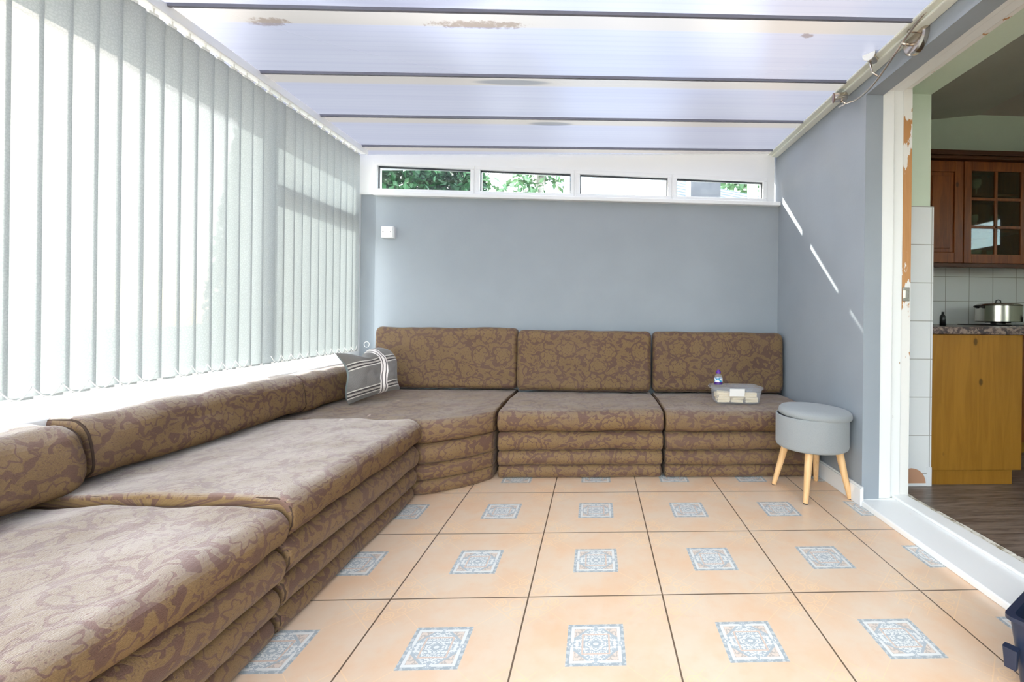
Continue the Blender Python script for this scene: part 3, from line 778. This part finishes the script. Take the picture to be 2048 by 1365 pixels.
# ================================================================== tartan cushion
def tartan():
    N = 46; half = .156
    loc = Vector((-1.372, 2.86, .404))
    mbv = MB()
    Mx = Matrix.Rotation(math.radians(52), 4, 'Z') @ Matrix.Rotation(math.radians(-16), 4, 'X') @ Matrix.Rotation(math.radians(-9), 4, 'Y')
    V, F, UVs = [], [], []
    def pt(u, v, side):
        au, av = abs(u), abs(v)
        pin = 1 - .085 * (1 - av ** 2) * au ** 4; pin2 = 1 - .085 * (1 - au ** 2) * av ** 4
        x = u * half * pin; z = v * half * pin2
        th = .088 * ((1 - au ** 3.6) ** .5) * ((1 - av ** 3.2) ** .5)
        # crumples: the top edge caves in, so two ears stand up
        z -= .045 * math.exp(-((u + .25) / .38) ** 2) * max(0, v) ** 2 + .045 * max(0, u) ** 4 * max(0, v) ** 2
        x += .018 * math.sin(v * 3.2 + .6)
        y = side * th + .022 * math.sin(u * 2.6) * v + .03 * (v ** 2) * .5
        n = noise.noise(Vector((u * 2.6 + 5, v * 2.6, side * 2))) * .014 + noise.noise(Vector((u * 6, v * 6 + 3, side))) * .006
        y += n * (1 - max(au, av) ** 4)
        return (x, y, z)
    for side in (-1, 1):
        o = len(V)
        for j in range(N + 1):
            for i in range(N + 1):
                u, v = -1 + 2 * i / N, -1 + 2 * j / N
                V.append(pt(u, v, side)); UVs.append(((u + 1) / 2, (v + 1) / 2))
        for j in range(N):
            for i in range(N):
                a = o + j * (N + 1) + i; q = (a, a + 1, a + N + 2, a + N + 1)
                F.append(q if side < 0 else q[::-1])
    P = [Mx @ Vector(p) for p in V]; mz = min(p.z for p in P)
    P = [Vector((p.x, p.y, p.z - mz)) for p in P]
    mbv.add(P, F, UVs)
    for k, f in enumerate(mbv.f): mbv.mi[k] = 0 if f[0] < (N + 1) ** 2 else 1
    o = mbv.build('throw_cushion', [M['plaid'], M['plaid_back']], None, smooth=True, loc=loc)
    tag(o, 'slumped grey tartan cushion with white stripes in the sofa corner', 'cushion')
tartan()

# ================================================================== vertical blind
vb = thing('vertical_blind', 'white patterned vertical blind hanging over the long sofa', 'blind', (-1.70, 1.1, 2.10))
BL = Vector((-1.70, 1.1, 2.10))
mb = MB().box(-1.722 - BL.x, -1.672 - BL.x, YN - BL.y, 3.40 - BL.y, 2.095 - BL.z, 2.128 - BL.z); mb.box(-1.676 - BL.x, -1.668 - BL.x, YN - BL.y, 3.40 - BL.y, 2.088 - BL.z, 2.130 - BL.z)
mb.build('headrail', M['white'], vb, bevel=.003)
ZB, ZT, WS = .672, 2.068, .0825
def slat_mesh():
    mb = MB(); nz_, nx_ = 14, 8; V, UVs, F = [], [], []
    for j in range(nz_ + 1):
        for i in range(nx_ + 1):
            u = -.5 + i / nx_; z = ZB + (ZT - ZB) * j / nz_
            V.append((.006 * (1 - (2 * u) ** 2), u * WS, z - BL.z)); UVs.append((u * WS, z))
    for j in range(nz_):
        for i in range(nx_):
            a = j * (nx_ + 1) + i; F.append((a, a + 1, a + nx_ + 2, a + nx_ + 1))
    mb.add(V, F, UVs); return mb
sl0 = slat_mesh().build('slat', M['blind'], vb, smooth=True)
hg = MB().box(-.004, .004, -.016, .016, ZT - BL.z - .006, ZT - BL.z + .012); hg.box(-.003, .003, -.003, .003, ZT - BL.z + .01, ZT - BL.z + .036)
hg0 = hg.build('hanger', M['chain'], sl0, bevel=.001)
wt = MB().box(-.0015, .004, -.040, .040, ZB - BL.z, ZB - BL.z + .009)
wt0 = wt.build('weight', M['chain'], sl0)
ys = []; y = .58  # no slats nearer: unseen glass left bare to light the room
while y < 3.36: ys.append(y); y += .0775
for i, y in enumerate(ys):
    if i == 0: s = sl0
    else:
        s = sl0.copy(); C.objects.link(s)
        for c in (hg0, wt0):
            d = c.copy(); C.objects.link(d); d.parent = s
    ang = math.radians(-8 + 5 * noise.noise(Vector((i * .9, 1, 2))) + (-6 if i % 11 == 4 else 0))
    s.location = (0, y - BL.y, 0); s.rotation_euler = (0, 0, ang)
# bead chains: loops between neighbouring slats (some are missing)
for i in range(len(ys) - 1):
    if ys[i] < .9: continue
    if noise.noise(Vector((i * .53, 7.7, 0))) > .30: continue
    a, b = ys[i], ys[i + 1]; pts = []
    for k in range(13):
        t = k / 12; pts.append((.014 + .004 * math.sin(PI * t), a + (b - a) * t - BL.y + .012, ZB - BL.z + .040 - .036 * math.sin(PI * t)))
    MB().tube(pts, .0022, 5).build('bead_chain', M['chain'], vb, smooth=True)
pts = [(.05 + .018 * math.sin(2 * PI * k / 20), 3.37 - BL.y, .715 - BL.z + .02 * math.cos(2 * PI * k / 20)) for k in range(20)]
MB().tube(pts, .002, 5, closed=True).build('control_chain', M['chain'], vb, smooth=True)

# ================================================================== stool
SX, SY = 1.162, 2.40
st = thing('storage_stool', 'round grey linen storage stool on four beech legs', 'stool', (SX, SY, 0))
mb = MB().lathe([(.0, .258), (.172, .258), (.180, .264), (.183, .275), (.183, .425), (.176, .427), (.173, .42), (.173, .275), (0, .272)], 56)
mb.build('drum', M['linen'], st, smooth=True, auto=.7)
mb = MB().lathe([(0, .0), (.170, 0), (.181, .006), (.184, .018), (.181, .032), (.170, .043), (.14, .049), (0, .053)], 56)
lid = mb.build('lid', M['linen'], st, smooth=True); lid.location = (.012, -.004, .417); lid.rotation_euler = (0, math.radians(2.6), 0)
lid['label'] = 'padded lid sitting skewed'
for (fx, fy), (tx, ty) in (((-.148, .137), (-.095, .095)), ((-.092, -.134), (-.06, -.10)), ((.172, -.074), (.115, -.06)), ((.120, .19), (.08, .11))):
    mb = MB().tube([(fx, fy, 0.004), (fx * .5 + tx * .5, fy * .5 + ty * .5, .131), (tx, ty, .262)], [.0125, .017, .021], 16)
    lg = mb.build('leg', M['beech'], st, smooth=True, auto=.8)
    MB().tube([(fx, fy, 0), (fx, fy, .005)], .0122, 12).build('foot_pad', M['black'], lg)

# ================================================================== tub with blocks, bottle
BX, BY, BZ = .895, 2.885, .4005
brz = math.radians(-4)
tb = thing('plastic_tub', 'clear lidded plastic tub of wooden blocks on the sofa seat', 'tub', (BX, BY, BZ), brz)
def rr_loop(w, d, r, z, n=6):
    out = []
    for cx, cy, a0 in ((w - r, d - r, 0), (-w + r, d - r, PI / 2), (-w + r, -d + r, PI), (w - r, -d + r, 1.5 * PI)):
        for i in range(n + 1):
            a = a0 + PI / 2 * i / n; out.append((cx + r * math.cos(a), cy + r * math.sin(a), z))
    return out
def loops(mb, ls, cap0=True, cap1=True, mi=0):
    n = len(ls[0]); V = [p for l in ls for p in l]; F = []
    for j in range(len(ls) - 1):
        for i in range(n): a, b = j * n + i, j * n + (i + 1) % n; F.append((a, b, b + n, a + n))
    if cap0: F.append(tuple(range(n))[::-1])
    if cap1: F.append(tuple((len(ls) - 1) * n + i for i in range(n)))
    mb.add(V, F, mi=mi)
mb = MB(); loops(mb, [rr_loop(.130, .080, .02, 0), rr_loop(.135, .085, .025, .006), rr_loop(.150, .098, .03, .092), rr_loop(.148, .096, .03, .092), rr_loop(.132, .082, .022, .008)], True, True)
mb.build('tub_body', M['tub'], tb, smooth=True, auto=.6)
mb = MB(); loops(mb, [rr_loop(.152, .100, .03, .090), rr_loop(.158, .106, .034, .092), rr_loop(.158, .106, .034, .100), rr_loop(.150, .098, .03, .104), rr_loop(.140, .088, .025, .103), rr_loop(.136, .084, .022, .098)], False, True)
mb.box(-.170, -.154, -.03, .03, .093, .099); mb.box(.154, .170, -.03, .03, .093, .099)
mb.build('lid', M['tub'], tb, smooth=True, auto=.6)
mb = MB(); mb.add([(-.058, -.1010, .052), (.034, -.1010, .052), (.034, -.1075, .099), (-.058, -.1075, .099)], [(0, 1, 2, 3)])
mb.add([(-.058, -.1015, .052), (.034, -.1015, .052), (.034, -.108, .099), (-.058, -.108, .099)], [(3, 2, 1, 0)])
mb.build('paper_label', M['paper'], tb)
bk = MB().box(-.0375, .0375, -.0125, .0125, -.0075, .0075)
places = []
rnd = random.Random(4)
for layer, (n, z) in enumerate(((9, .0155), (9, .031), (8, .047), (4, .060))):
    for i in range(n):
        c, r = i % 3, i // 3
        x = -.085 + c * .084 + rnd.uniform(-.006, .006); yy = -.055 + r * .050 + rnd.uniform(-.004, .004)
        places.append((x, yy, z, rnd.uniform(-.3, .3) if layer else rnd.uniform(-.08, .08)))
for i, (x, yy, z, a) in enumerate(places):
    if i == 0: o = b0 = bk.build('wooden_block', M['blockwood'], None, bevel=.001)
    else: o = b0.copy(); C.objects.link(o)
    wx = BX + x * math.cos(brz) - yy * math.sin(brz); wy = BY + x * math.sin(brz) + yy * math.cos(brz)
    o.location = (wx, wy, BZ + z + .001); o.rotation_euler = (rnd.uniform(-.03, .03), rnd.uniform(-.03, .03), a + brz)
    tag(o, 'pale wooden block loose inside the clear plastic tub', 'block', 'wooden blocks in the clear tub')
bt = thing('drink_bottle', 'small purple-capped drink bottle standing on the tub lid', 'bottle', (BX - .105, BY + .02, BZ + .1045))
MB().lathe([(0, 0), (.022, 0), (.026, .004), (.0265, .03), (.0245, .036), (.026, .045), (.0255, .052), (.019, .064), (.011, .070), (.0105, .076), (0, .076)], 28).build('bottle_body', M['tub'], bt, smooth=True)
MB().lathe([(.0268, .005), (.0272, .03), (.0262, .045)], 28, cap=False).build('label_wrap', M['label'], bt, smooth=True)
MB().lathe([(0, .074), (.015, .074), (.016, .077), (.0155, .088), (.010, .090), (.008, .097), (0, .098)], 24).build('cap', M['purple'], bt, smooth=True, auto=.6)
# purple cup rim at the extreme left
pc = MB().lathe([(0, 0), (.018, 0), (.027, .008), (.030, .022), (.028, .034), (.020, .042), (0, .046)], 28)
o = pc.build('toy_ball', M['purple'], None, smooth=True, loc=(-1.452, 1.128, .400)); tag(o, 'purple rounded toy on the front-most sofa seat', 'toy')

# ================================================================== junction box on back wall
jb = thing('wall_switch_box', 'white square electrical box on the back wall', 'electrical box', (-1.553, yb(-1.553), 1.545), -math.atan(.0508))
MB().box(-.046, .046, -.034, 0.002, -.044, .044).build('box_body', M['white'], jb, bevel=.004)
MB().box(-.043, .043, -.040, -.033, -.041, .041).build('cover_plate', M['white'], jb, bevel=.003)
for x in (-.028, .028): MB().tube([(x, -.0425, 0), (x, -.039, 0)], .0035, 10).build('screw', M['darkmetal'], jb)

# ================================================================== spotlight bar on the right wall
sp = thing('spotlight_bar', 'chrome wall spotlight bar above the doorway', 'wall light', (XR, 1.875, 2.145))
def circle_x(cx, r, x0, x1, cy=0, cz=0, seg=36):
    return [(x0, cy, cz), (x1, cy, cz)]
mb = MB().tube([(-.001, 0, -.01), (-.020, 0, -.01), (-.026, 0, -.01)], [.068, .068, .060], 36); mb.build('wall_plate', M['chrome'], sp, smooth=True, auto=.6)
bar = [(-.052, -.42, -.05), (-.052, -.36, -.015), (-.05, -.26, .015), (-.05, -.13, .02), (-.05, 0, -.01), (-.05, .08, -.045), (-.05, .20, -.075), (-.05, .32, -.085), (-.05, .44, -.07), (-.05, .56, -.035), (-.05, .64, -.02)]
def smoothpts(P, n=6):
    P = [Vector(p) for p in P]; out = []
    for i in range(len(P) - 1):
        p0, p1, p2, p3 = P[max(i - 1, 0)], P[i], P[i + 1], P[min(i + 2, len(P) - 1)]
        for k in range(n):
            t = k / n; out.append(.5 * ((2 * p1) + (p2 - p0) * t + (2 * p0 - 5 * p1 + 4 * p2 - p3) * t * t + (3 * p1 - p0 - 3 * p2 + p3) * t ** 3))
    out.append(P[-1]); return out
BARP = [(-.060, -.30, .02), (-.060, -.12, .015), (-.055, 0, -.01), (-.055, .06, -.035), (-.052, .14, -.062), (-.052, .24, -.095), (-.052, .36, -.100), (-.052, .46, -.075), (-.052, .54, -.060)]
mb = MB().tube(smoothpts(BARP), .0045, 10); mb.build('curved_bar', M['chrome'], sp, smooth=True)
mb = MB().tube([(-.024, .02, -.028), (-.06, .025, -.020)], .007, 12); mb.tube([(-.024, -.02, .005), (-.06, -.02, .003)], .007, 12); mb.build('bracket', M['chrome'], sp, smooth=True)
def spot(p, d, lens, r=.024):
    p, d = Vector(p), Vector(d).normalized()
    o = MB().tube([p - d * .036, p - d * .030, p + d * .026, p + d * .030], [r * .7, r * .86, r * .88, r], 24).build('spot_head', M['chrome'], sp, smooth=True, auto=.6)
    MB().tube([p + d * .0285, p + d * .0325], r * .97, 24).build('lens', lens, o)
    return p
p = spot((-.080, .20, .022), (-1, -.7, -.05), M['lens'], .029)
MB().tube([(-.052, .19, -.075), (-.075, .205, -.05), (-.085, .205, .0)], .005, 8).build('swivel_arm', M['chrome'], sp, smooth=True)
p = spot((-.075, .49, -.030), (-1, .3, -.05), M['copper'], .026)
MB().tube([(-.052, .47, -.072), (-.068, .49, -.05)], .006, 8).build('swivel_arm', M['chrome'], sp, smooth=True)

# ================================================================== navy tub near the camera
nv = thing('plastic_caddy', 'dark navy plastic caddy on the floor beside the white threshold', 'caddy', (1.045, 1.105, 0), math.radians(32))
mb = MB()
def cl(x0, y0, x1, y1, z, r=.02):
    w, d = (x1 - x0) / 2, (y1 - y0) / 2
    return [(p[0] + x0 + w, p[1] + y0 + d, z) for p in rr_loop(w, d, r, 0, 5)]
W_, D_ = .34, .30
# local +x runs to the doorway, local -y runs towards the camera
loops(mb, [cl(.02, -D_ + .02, W_ - .02, -.02, 0), cl(0, -D_, W_, 0, .19), cl(-.008, -D_ - .008, W_ + .008, .008, .192), cl(-.008, -D_ - .008, W_ + .008, .008, .202), cl(.008, -D_ + .008, W_ - .008, -.008, .202), cl(.03, -D_ + .03, W_ - .03, -.03, .012)])
mb.build('tub_body', M['navy'], nv, smooth=True, auto=.5)
mb = MB()
for i in range(9): mb.box(.10 + i * .022, .108 + i * .022, -.022, -.012, .10, .19)
mb.build('rib_grille', M['navy'], nv)
mb = MB(); loops(mb, [cl(-.012, -.020, .006, .004, .075, .004), cl(-.020, -.024, .004, .006, .128, .004)]); mb.build('handle', M['navy'], nv, smooth=True, auto=.5)

# ================================================================== kitchen
bc = thing('base_cabinet', 'base cupboard with ochre wood end panel under the granite worktop', 'cabinet', (1.9, 2.5, 0))
MB().box(0, .525, .012, 1.09, .09, .858).build('body', M['pine'], bc)
MB().box(0, .535, 0, .018, .088, .858).build('end_panel', M['ochre'], bc, bevel=.002)
MB().box(0, .49, .012, 1.08, 0.003, .088).build('plinth', M['ochre'], bc)
d = MB().box(.536, .556, .02, .48, .10, .85).build('door', M['pine'], bc, bevel=.004)
MB().box(.556, .566, .40, .42, .60, .72).build('handle', M['darkmetal'], d, bevel=.002)
d = MB().box(.536, .556, .50, 1.0, .10, .85).build('door', M['pine'], bc, bevel=.004)
bc2 = thing('base_cabinet', 'pine base cupboard below the cooking pot, beyond the ochre panel', 'cabinet', (2.47, 3.05, 0))
MB().box(0, 1.8, .02, .54, .09, .858).build('body', M['pine'], bc2); MB().box(0, 1.8, .06, .54, 0.003, .09).build('plinth', M['ochre'], bc2)
for i in range(3): MB().box(.01 + i * .6, .59 + i * .6, 0, .019, .10, .85).build('door', M['pine'], bc2, bevel=.004)
mb = MB().box(1.895, 2.475, 2.478, 3.592, .860, .902); mb.box(2.475, 4.29, 3.0, 3.592, .860, .902)
o = mb.build('worktop', M['granite'], None, bevel=.006); tag(o, 'speckled brown granite-look kitchen worktop', 'worktop')
# wall cabinets
def cab(x0, x1, glass, label):
    t = thing('wall_cabinet', label, 'cabinet', (x0, 3.3, 1.365)); w_ = x1 - x0; H_ = .77
    mb = MB().box(0, .016, .02, .295, 0, H_); mb.box(w_ - .016, w_, .02, .295, 0, H_); mb.box(0, w_, .02, .295, 0, .016); mb.box(0, w_, .02, .295, H_ - .016, H_); mb.box(0, w_, .285, .295, 0, H_)
    mb.build('carcass', M['pine'], t)
    if glass:
        for z in (.245, .52): MB().box(.016, w_ - .016, .04, .285, z, z + .016).build('shelf', M['pine'], t)
        fw = .06; mb = MB()
        mb.box(0.003, fw, 0, .02, .003, H_ - .003); mb.box(w_ - fw, w_ - .003, 0, .02, .003, H_ - .003); mb.box(fw, w_ - fw, 0, .02, .003, .07); mb.box(fw, w_ - fw, 0, .02, H_ - .075, H_ - .003)
        mb.box(w_ / 2 - .011, w_ / 2 + .011, .002, .018, .07, H_ - .075)
        for z in (.275, .485): mb.box(fw, w_ - fw, .002, .018, z - .011, z + .011)
        d = mb.build('door', M['pine'], t, bevel=.003)
        MB().box(fw, w_ - fw, .009, .012, .07, H_ - .075).build('pane', M['cabglass'], d)
    else:
        fw = .07; mb = MB()
        mb.box(0.003, fw, 0, .02, .003, H_ - .003); mb.box(w_ - fw, w_ - .003, 0, .02, .003, H_ - .003); mb.box(fw, w_ - fw, 0, .02, .003, .08); mb.box(fw, w_ - fw, 0, .02, H_ - .085, H_ - .003)
        mb.box(fw, w_ - fw, .010, .018, .08, H_ - .085); mb.box(fw + .03, w_ - fw - .03, .003, .012, .11, H_ - .115)
        mb.build('door', M['pine'], t, bevel=.004)
    return t
cab(2.40, 2.742, False, 'pine wall cupboard with solid raised-panel door')
cab(2.744, 3.250, True, 'pine wall cupboard with six-pane glazed door')
cab(3.252, 3.75, False, 'pine wall cupboard to the right of the glazed one')
mb = MB().box(2.37, 3.80, 3.262, 3.592, 2.137, 2.16); mb.box(2.36, 3.80, 3.245, 3.592, 2.16, 2.195)
o = mb.build('cornice', M['pine_dark'], None, bevel=.004); tag(o, 'dark stained cornice topping the pine wall cupboards', 'cornice')
mb = MB().box(2.39, 3.27, 3.285, 3.31, 1.335, 1.364)
o = mb.build('pelmet', M['pine_dark'], None, bevel=.004); tag(o, 'dark stained light pelmet under the pine wall cupboards', 'pelmet')
# glasses
gl = MB().lathe([(0, 0), (.026, 0), (.028, .002), (.031, .10), (.029, .10), (.026, .006), (0, .006)], 20)
g0 = None
for x in (2.83, 2.885, 2.94, 2.86, 3.06):
    if g0 is None: o = g0 = gl.build('tumbler', M['tumbler'], None, smooth=True, auto=.7)
    else: o = g0.copy(); C.objects.link(o)
    o.location = (x, 3.41 if x != 2.86 else 3.50, 1.365 + .017); tag(o, 'clear tall tumbler on the bottom shelf of the glazed cupboard', 'glass', 'tumblers in the glazed cupboard')
wg = MB().lathe([(0, 0), (.030, 0), (.028, .003), (.005, .006), (.004, .055), (.02, .065), (.031, .09), (.029, .13), (.027, .13), (.028, .09), (.015, .068), (0, .066)], 20)
g1 = None
for x, z, wh in ((2.83, .262, 'middle'), (2.92, .262, 'middle'), (3.09, .262, 'middle'), (2.86, .537, 'top'), (2.94, .537, 'top')):
    if g1 is None: o = g1 = wg.build('wine_glass', M['tumbler'], None, smooth=True, auto=.7)
    else: o = g1.copy(); C.objects.link(o)
    o.location = (x, 3.42, 1.365 + z); tag(o, 'stemmed wine glass on the %s shelf of the glazed cupboard' % wh, 'glass', 'wine glasses on the %s shelf' % wh)
# hob, pot, pan
hb = thing('gas_hob', 'black hob on the kitchen worktop', 'hob', (3.10, 3.28, .902))
MB().box(-.22, .40, -.24, .24, 0, .008).build('hob_plate', M['black'], hb, bevel=.003)
for x in (-.1, .25):
    MB().lathe([(.02, .008), (.045, .008), (.045, .02), (.02, .022)], 20, (x, 0, 0)).build('burner', M['darkmetal'], hb)
    mb = MB()
    for a in range(4): mb.box(x - .10 if a % 2 else x - .003, x + .10 if a % 2 else x + .003, -.003 if a % 2 else -.1, .003 if a % 2 else .1, .020, .026)
    mb.build('pan_support', M['black'], hb)
pt_ = thing('cooking_pot', 'large stainless steel cooking pot with lid on the hob', 'pot', (3.0, 3.28, .929))
MB().lathe([(0, 0), (.135, 0), (.140, .004), (.140, .118), (.143, .121), (.138, .121), (.136, .006), (0, .006)], 48).build('pot_body', M['steel'], pt_, smooth=True, auto=.6)
ld = MB().lathe([(.142, .121), (.143, .125), (.12, .134), (.05, .142), (0, .143)], 48).build('lid', M['steel'], pt_, smooth=True)
MB().tube([(-.02, 0, .141), (-.018, 0, .158), (0, 0, .164), (.018, 0, .158), (.02, 0, .141)], .004, 8).build('lid_knob', M['black'], ld, smooth=True)
for s_ in (-1, 1):
    MB().tube([(s_ * .138, -.03, .105), (s_ * .165, -.025, .113), (s_ * .172, 0, .115), (s_ * .165, .025, .113), (s_ * .138, .03, .105)], .0065, 8).build('handle', M['black'], pt_, smooth=True)
pn = thing('frying_pan', 'black pan beside the steel pot on the hob', 'pan', (3.34, 3.22, .929))
MB().lathe([(0, 0), (.10, 0), (.125, .04), (.121, .04), (.097, .005), (0, .005)], 36).build('pan_body', M['black'], pn, smooth=True, auto=.6)
MB().tube([(-.11, -.03, .033), (-.19, -.07, .045)], .009, 8).build('handle', M['black'], pn, smooth=True)
o = MB().lathe([(0, 0), (.018, 0), (.018, .06), (.008, .075), (.008, .09), (0, .09)], 16).build('sauce_bottle', M['black'], None, smooth=True, loc=(2.275, 2.9, .902)); tag(o, 'small black bottle on the worktop against the tiled pier', 'bottle')

# ================================================================== garden beyond the back windows
def leafy(name, label, cat, loc, h, rx, n, size, mats, trunk=None, shape='cone', seed=1, density=1.0):
    rnd = random.Random(seed); t = thing(name, label, cat, loc)
    mb = MB()
    for i in range(n):
        v = rnd.random() ** .8
        if shape == 'cone': rad = rx * (1 - v * .25) * (rnd.random() ** .25); zz = v * h
        else:
            rad = rx * math.sqrt(max(0, 1 - (2 * v - 1) ** 2)) * rnd.random() ** .4; zz = h * .35 + v * h * .65
        a = rnd.uniform(0, 2 * PI); c = Vector((rad * math.cos(a), rad * math.sin(a), zz))
        if shape != 'cone' and noise.noise(c * 1.3 + Vector((seed, 0, 0))) < .02: continue
        s = size * rnd.uniform(.6, 1.4)
        q = Matrix.Rotation(rnd.uniform(0, 6.28), 3, Vector((rnd.uniform(-1, 1), rnd.uniform(-1, 1), rnd.uniform(-1, 1) + .01)).normalized())
        P = [q @ Vector(p) * s + c for p in ((-.5, 0, 0), (0, -.28, .05), (.6, 0, 0), (0, .28, .05))]
        mb.add(P, [(0, 1, 2, 3)])
    mb.build('foliage', mats[0], t)
    if trunk: MB().tube(trunk[0], trunk[1], 10).build('trunk', mats[1], t, smooth=True)
leafy('conifer_hedge', 'dense dark green conifer hedge outside the strip window', 'hedge', (-3.65, 7.6, -.12), 4.1, 2.2, 46000, .10, (M['conifer'], M['bark']), ([(0, 0, 0), (0, 0, 4.6)], [.12, .03]), 'cone', 3)
leafy('garden_tree', 'airy green tree with a pale slanting trunk outside the strip window', 'tree', (-2.35, 13.0, -.12), 6.6, 1.45, 6000, .20, (M['leaf'], M['bark']), ([(.45, 0, 0), (.55, 0, 2.5), (.75, 0, 5.0), (.85, 0, 6.3)], [.2, .17, .12, .05]), 'ball', 8)
leafy('garden_tree', 'pale tree top behind the rightmost small pane', 'tree', (6.2, 19.5, -.12), 7.6, 2.6, 6000, .3, (M['leaf'], M['bark']), ([(0, 0, 0), (.1, 0, 5)], [.2, .08]), 'ball', 5)
sh = thing('neighbouring_shed', 'pale rib-roofed outbuilding outside the strip window', 'building', (2.9, 8.6, -.12), math.radians(28))
MB().box(-1.5, 1.5, .1, 2.0, 0, 2.55).build('wall', M['greywall'], sh)
mb = MB(); P = [(-1.7, -.1, 2.55), (1.8, -.1, 2.55), (1.8, 1.3, 3.9), (-1.0, 1.3, 3.9)]
mb.add(P + [(p[0], p[1] + .05, p[2] - .08) for p in P], [(0, 1, 2, 3), (7, 6, 5, 4), (0, 4, 5, 1), (1, 5, 6, 2), (2, 6, 7, 3), (3, 7, 4, 0)], [(0, 0), (4, 0), (4, 2.0), (0, 2.0)] * 2)
mb.build('ribbed_roof', M['shed'], sh)
ch = MB().box(-.24, .24, -.2, .2, 0, 3.72).build('brick_stack', M['greywall'], None, loc=(1.72, 7.4, -.12)); tag(ch, 'tall pale grey stack beside the ribbed roof outside', 'chimney')
dp = MB().tube([(0, 0, 0), (0, 0, 3.3)], .055, 14).build('post', M['white'], None, smooth=True, loc=(1.72, 5.0, -.12)); tag(dp, 'slim white post outside the strip window', 'post')
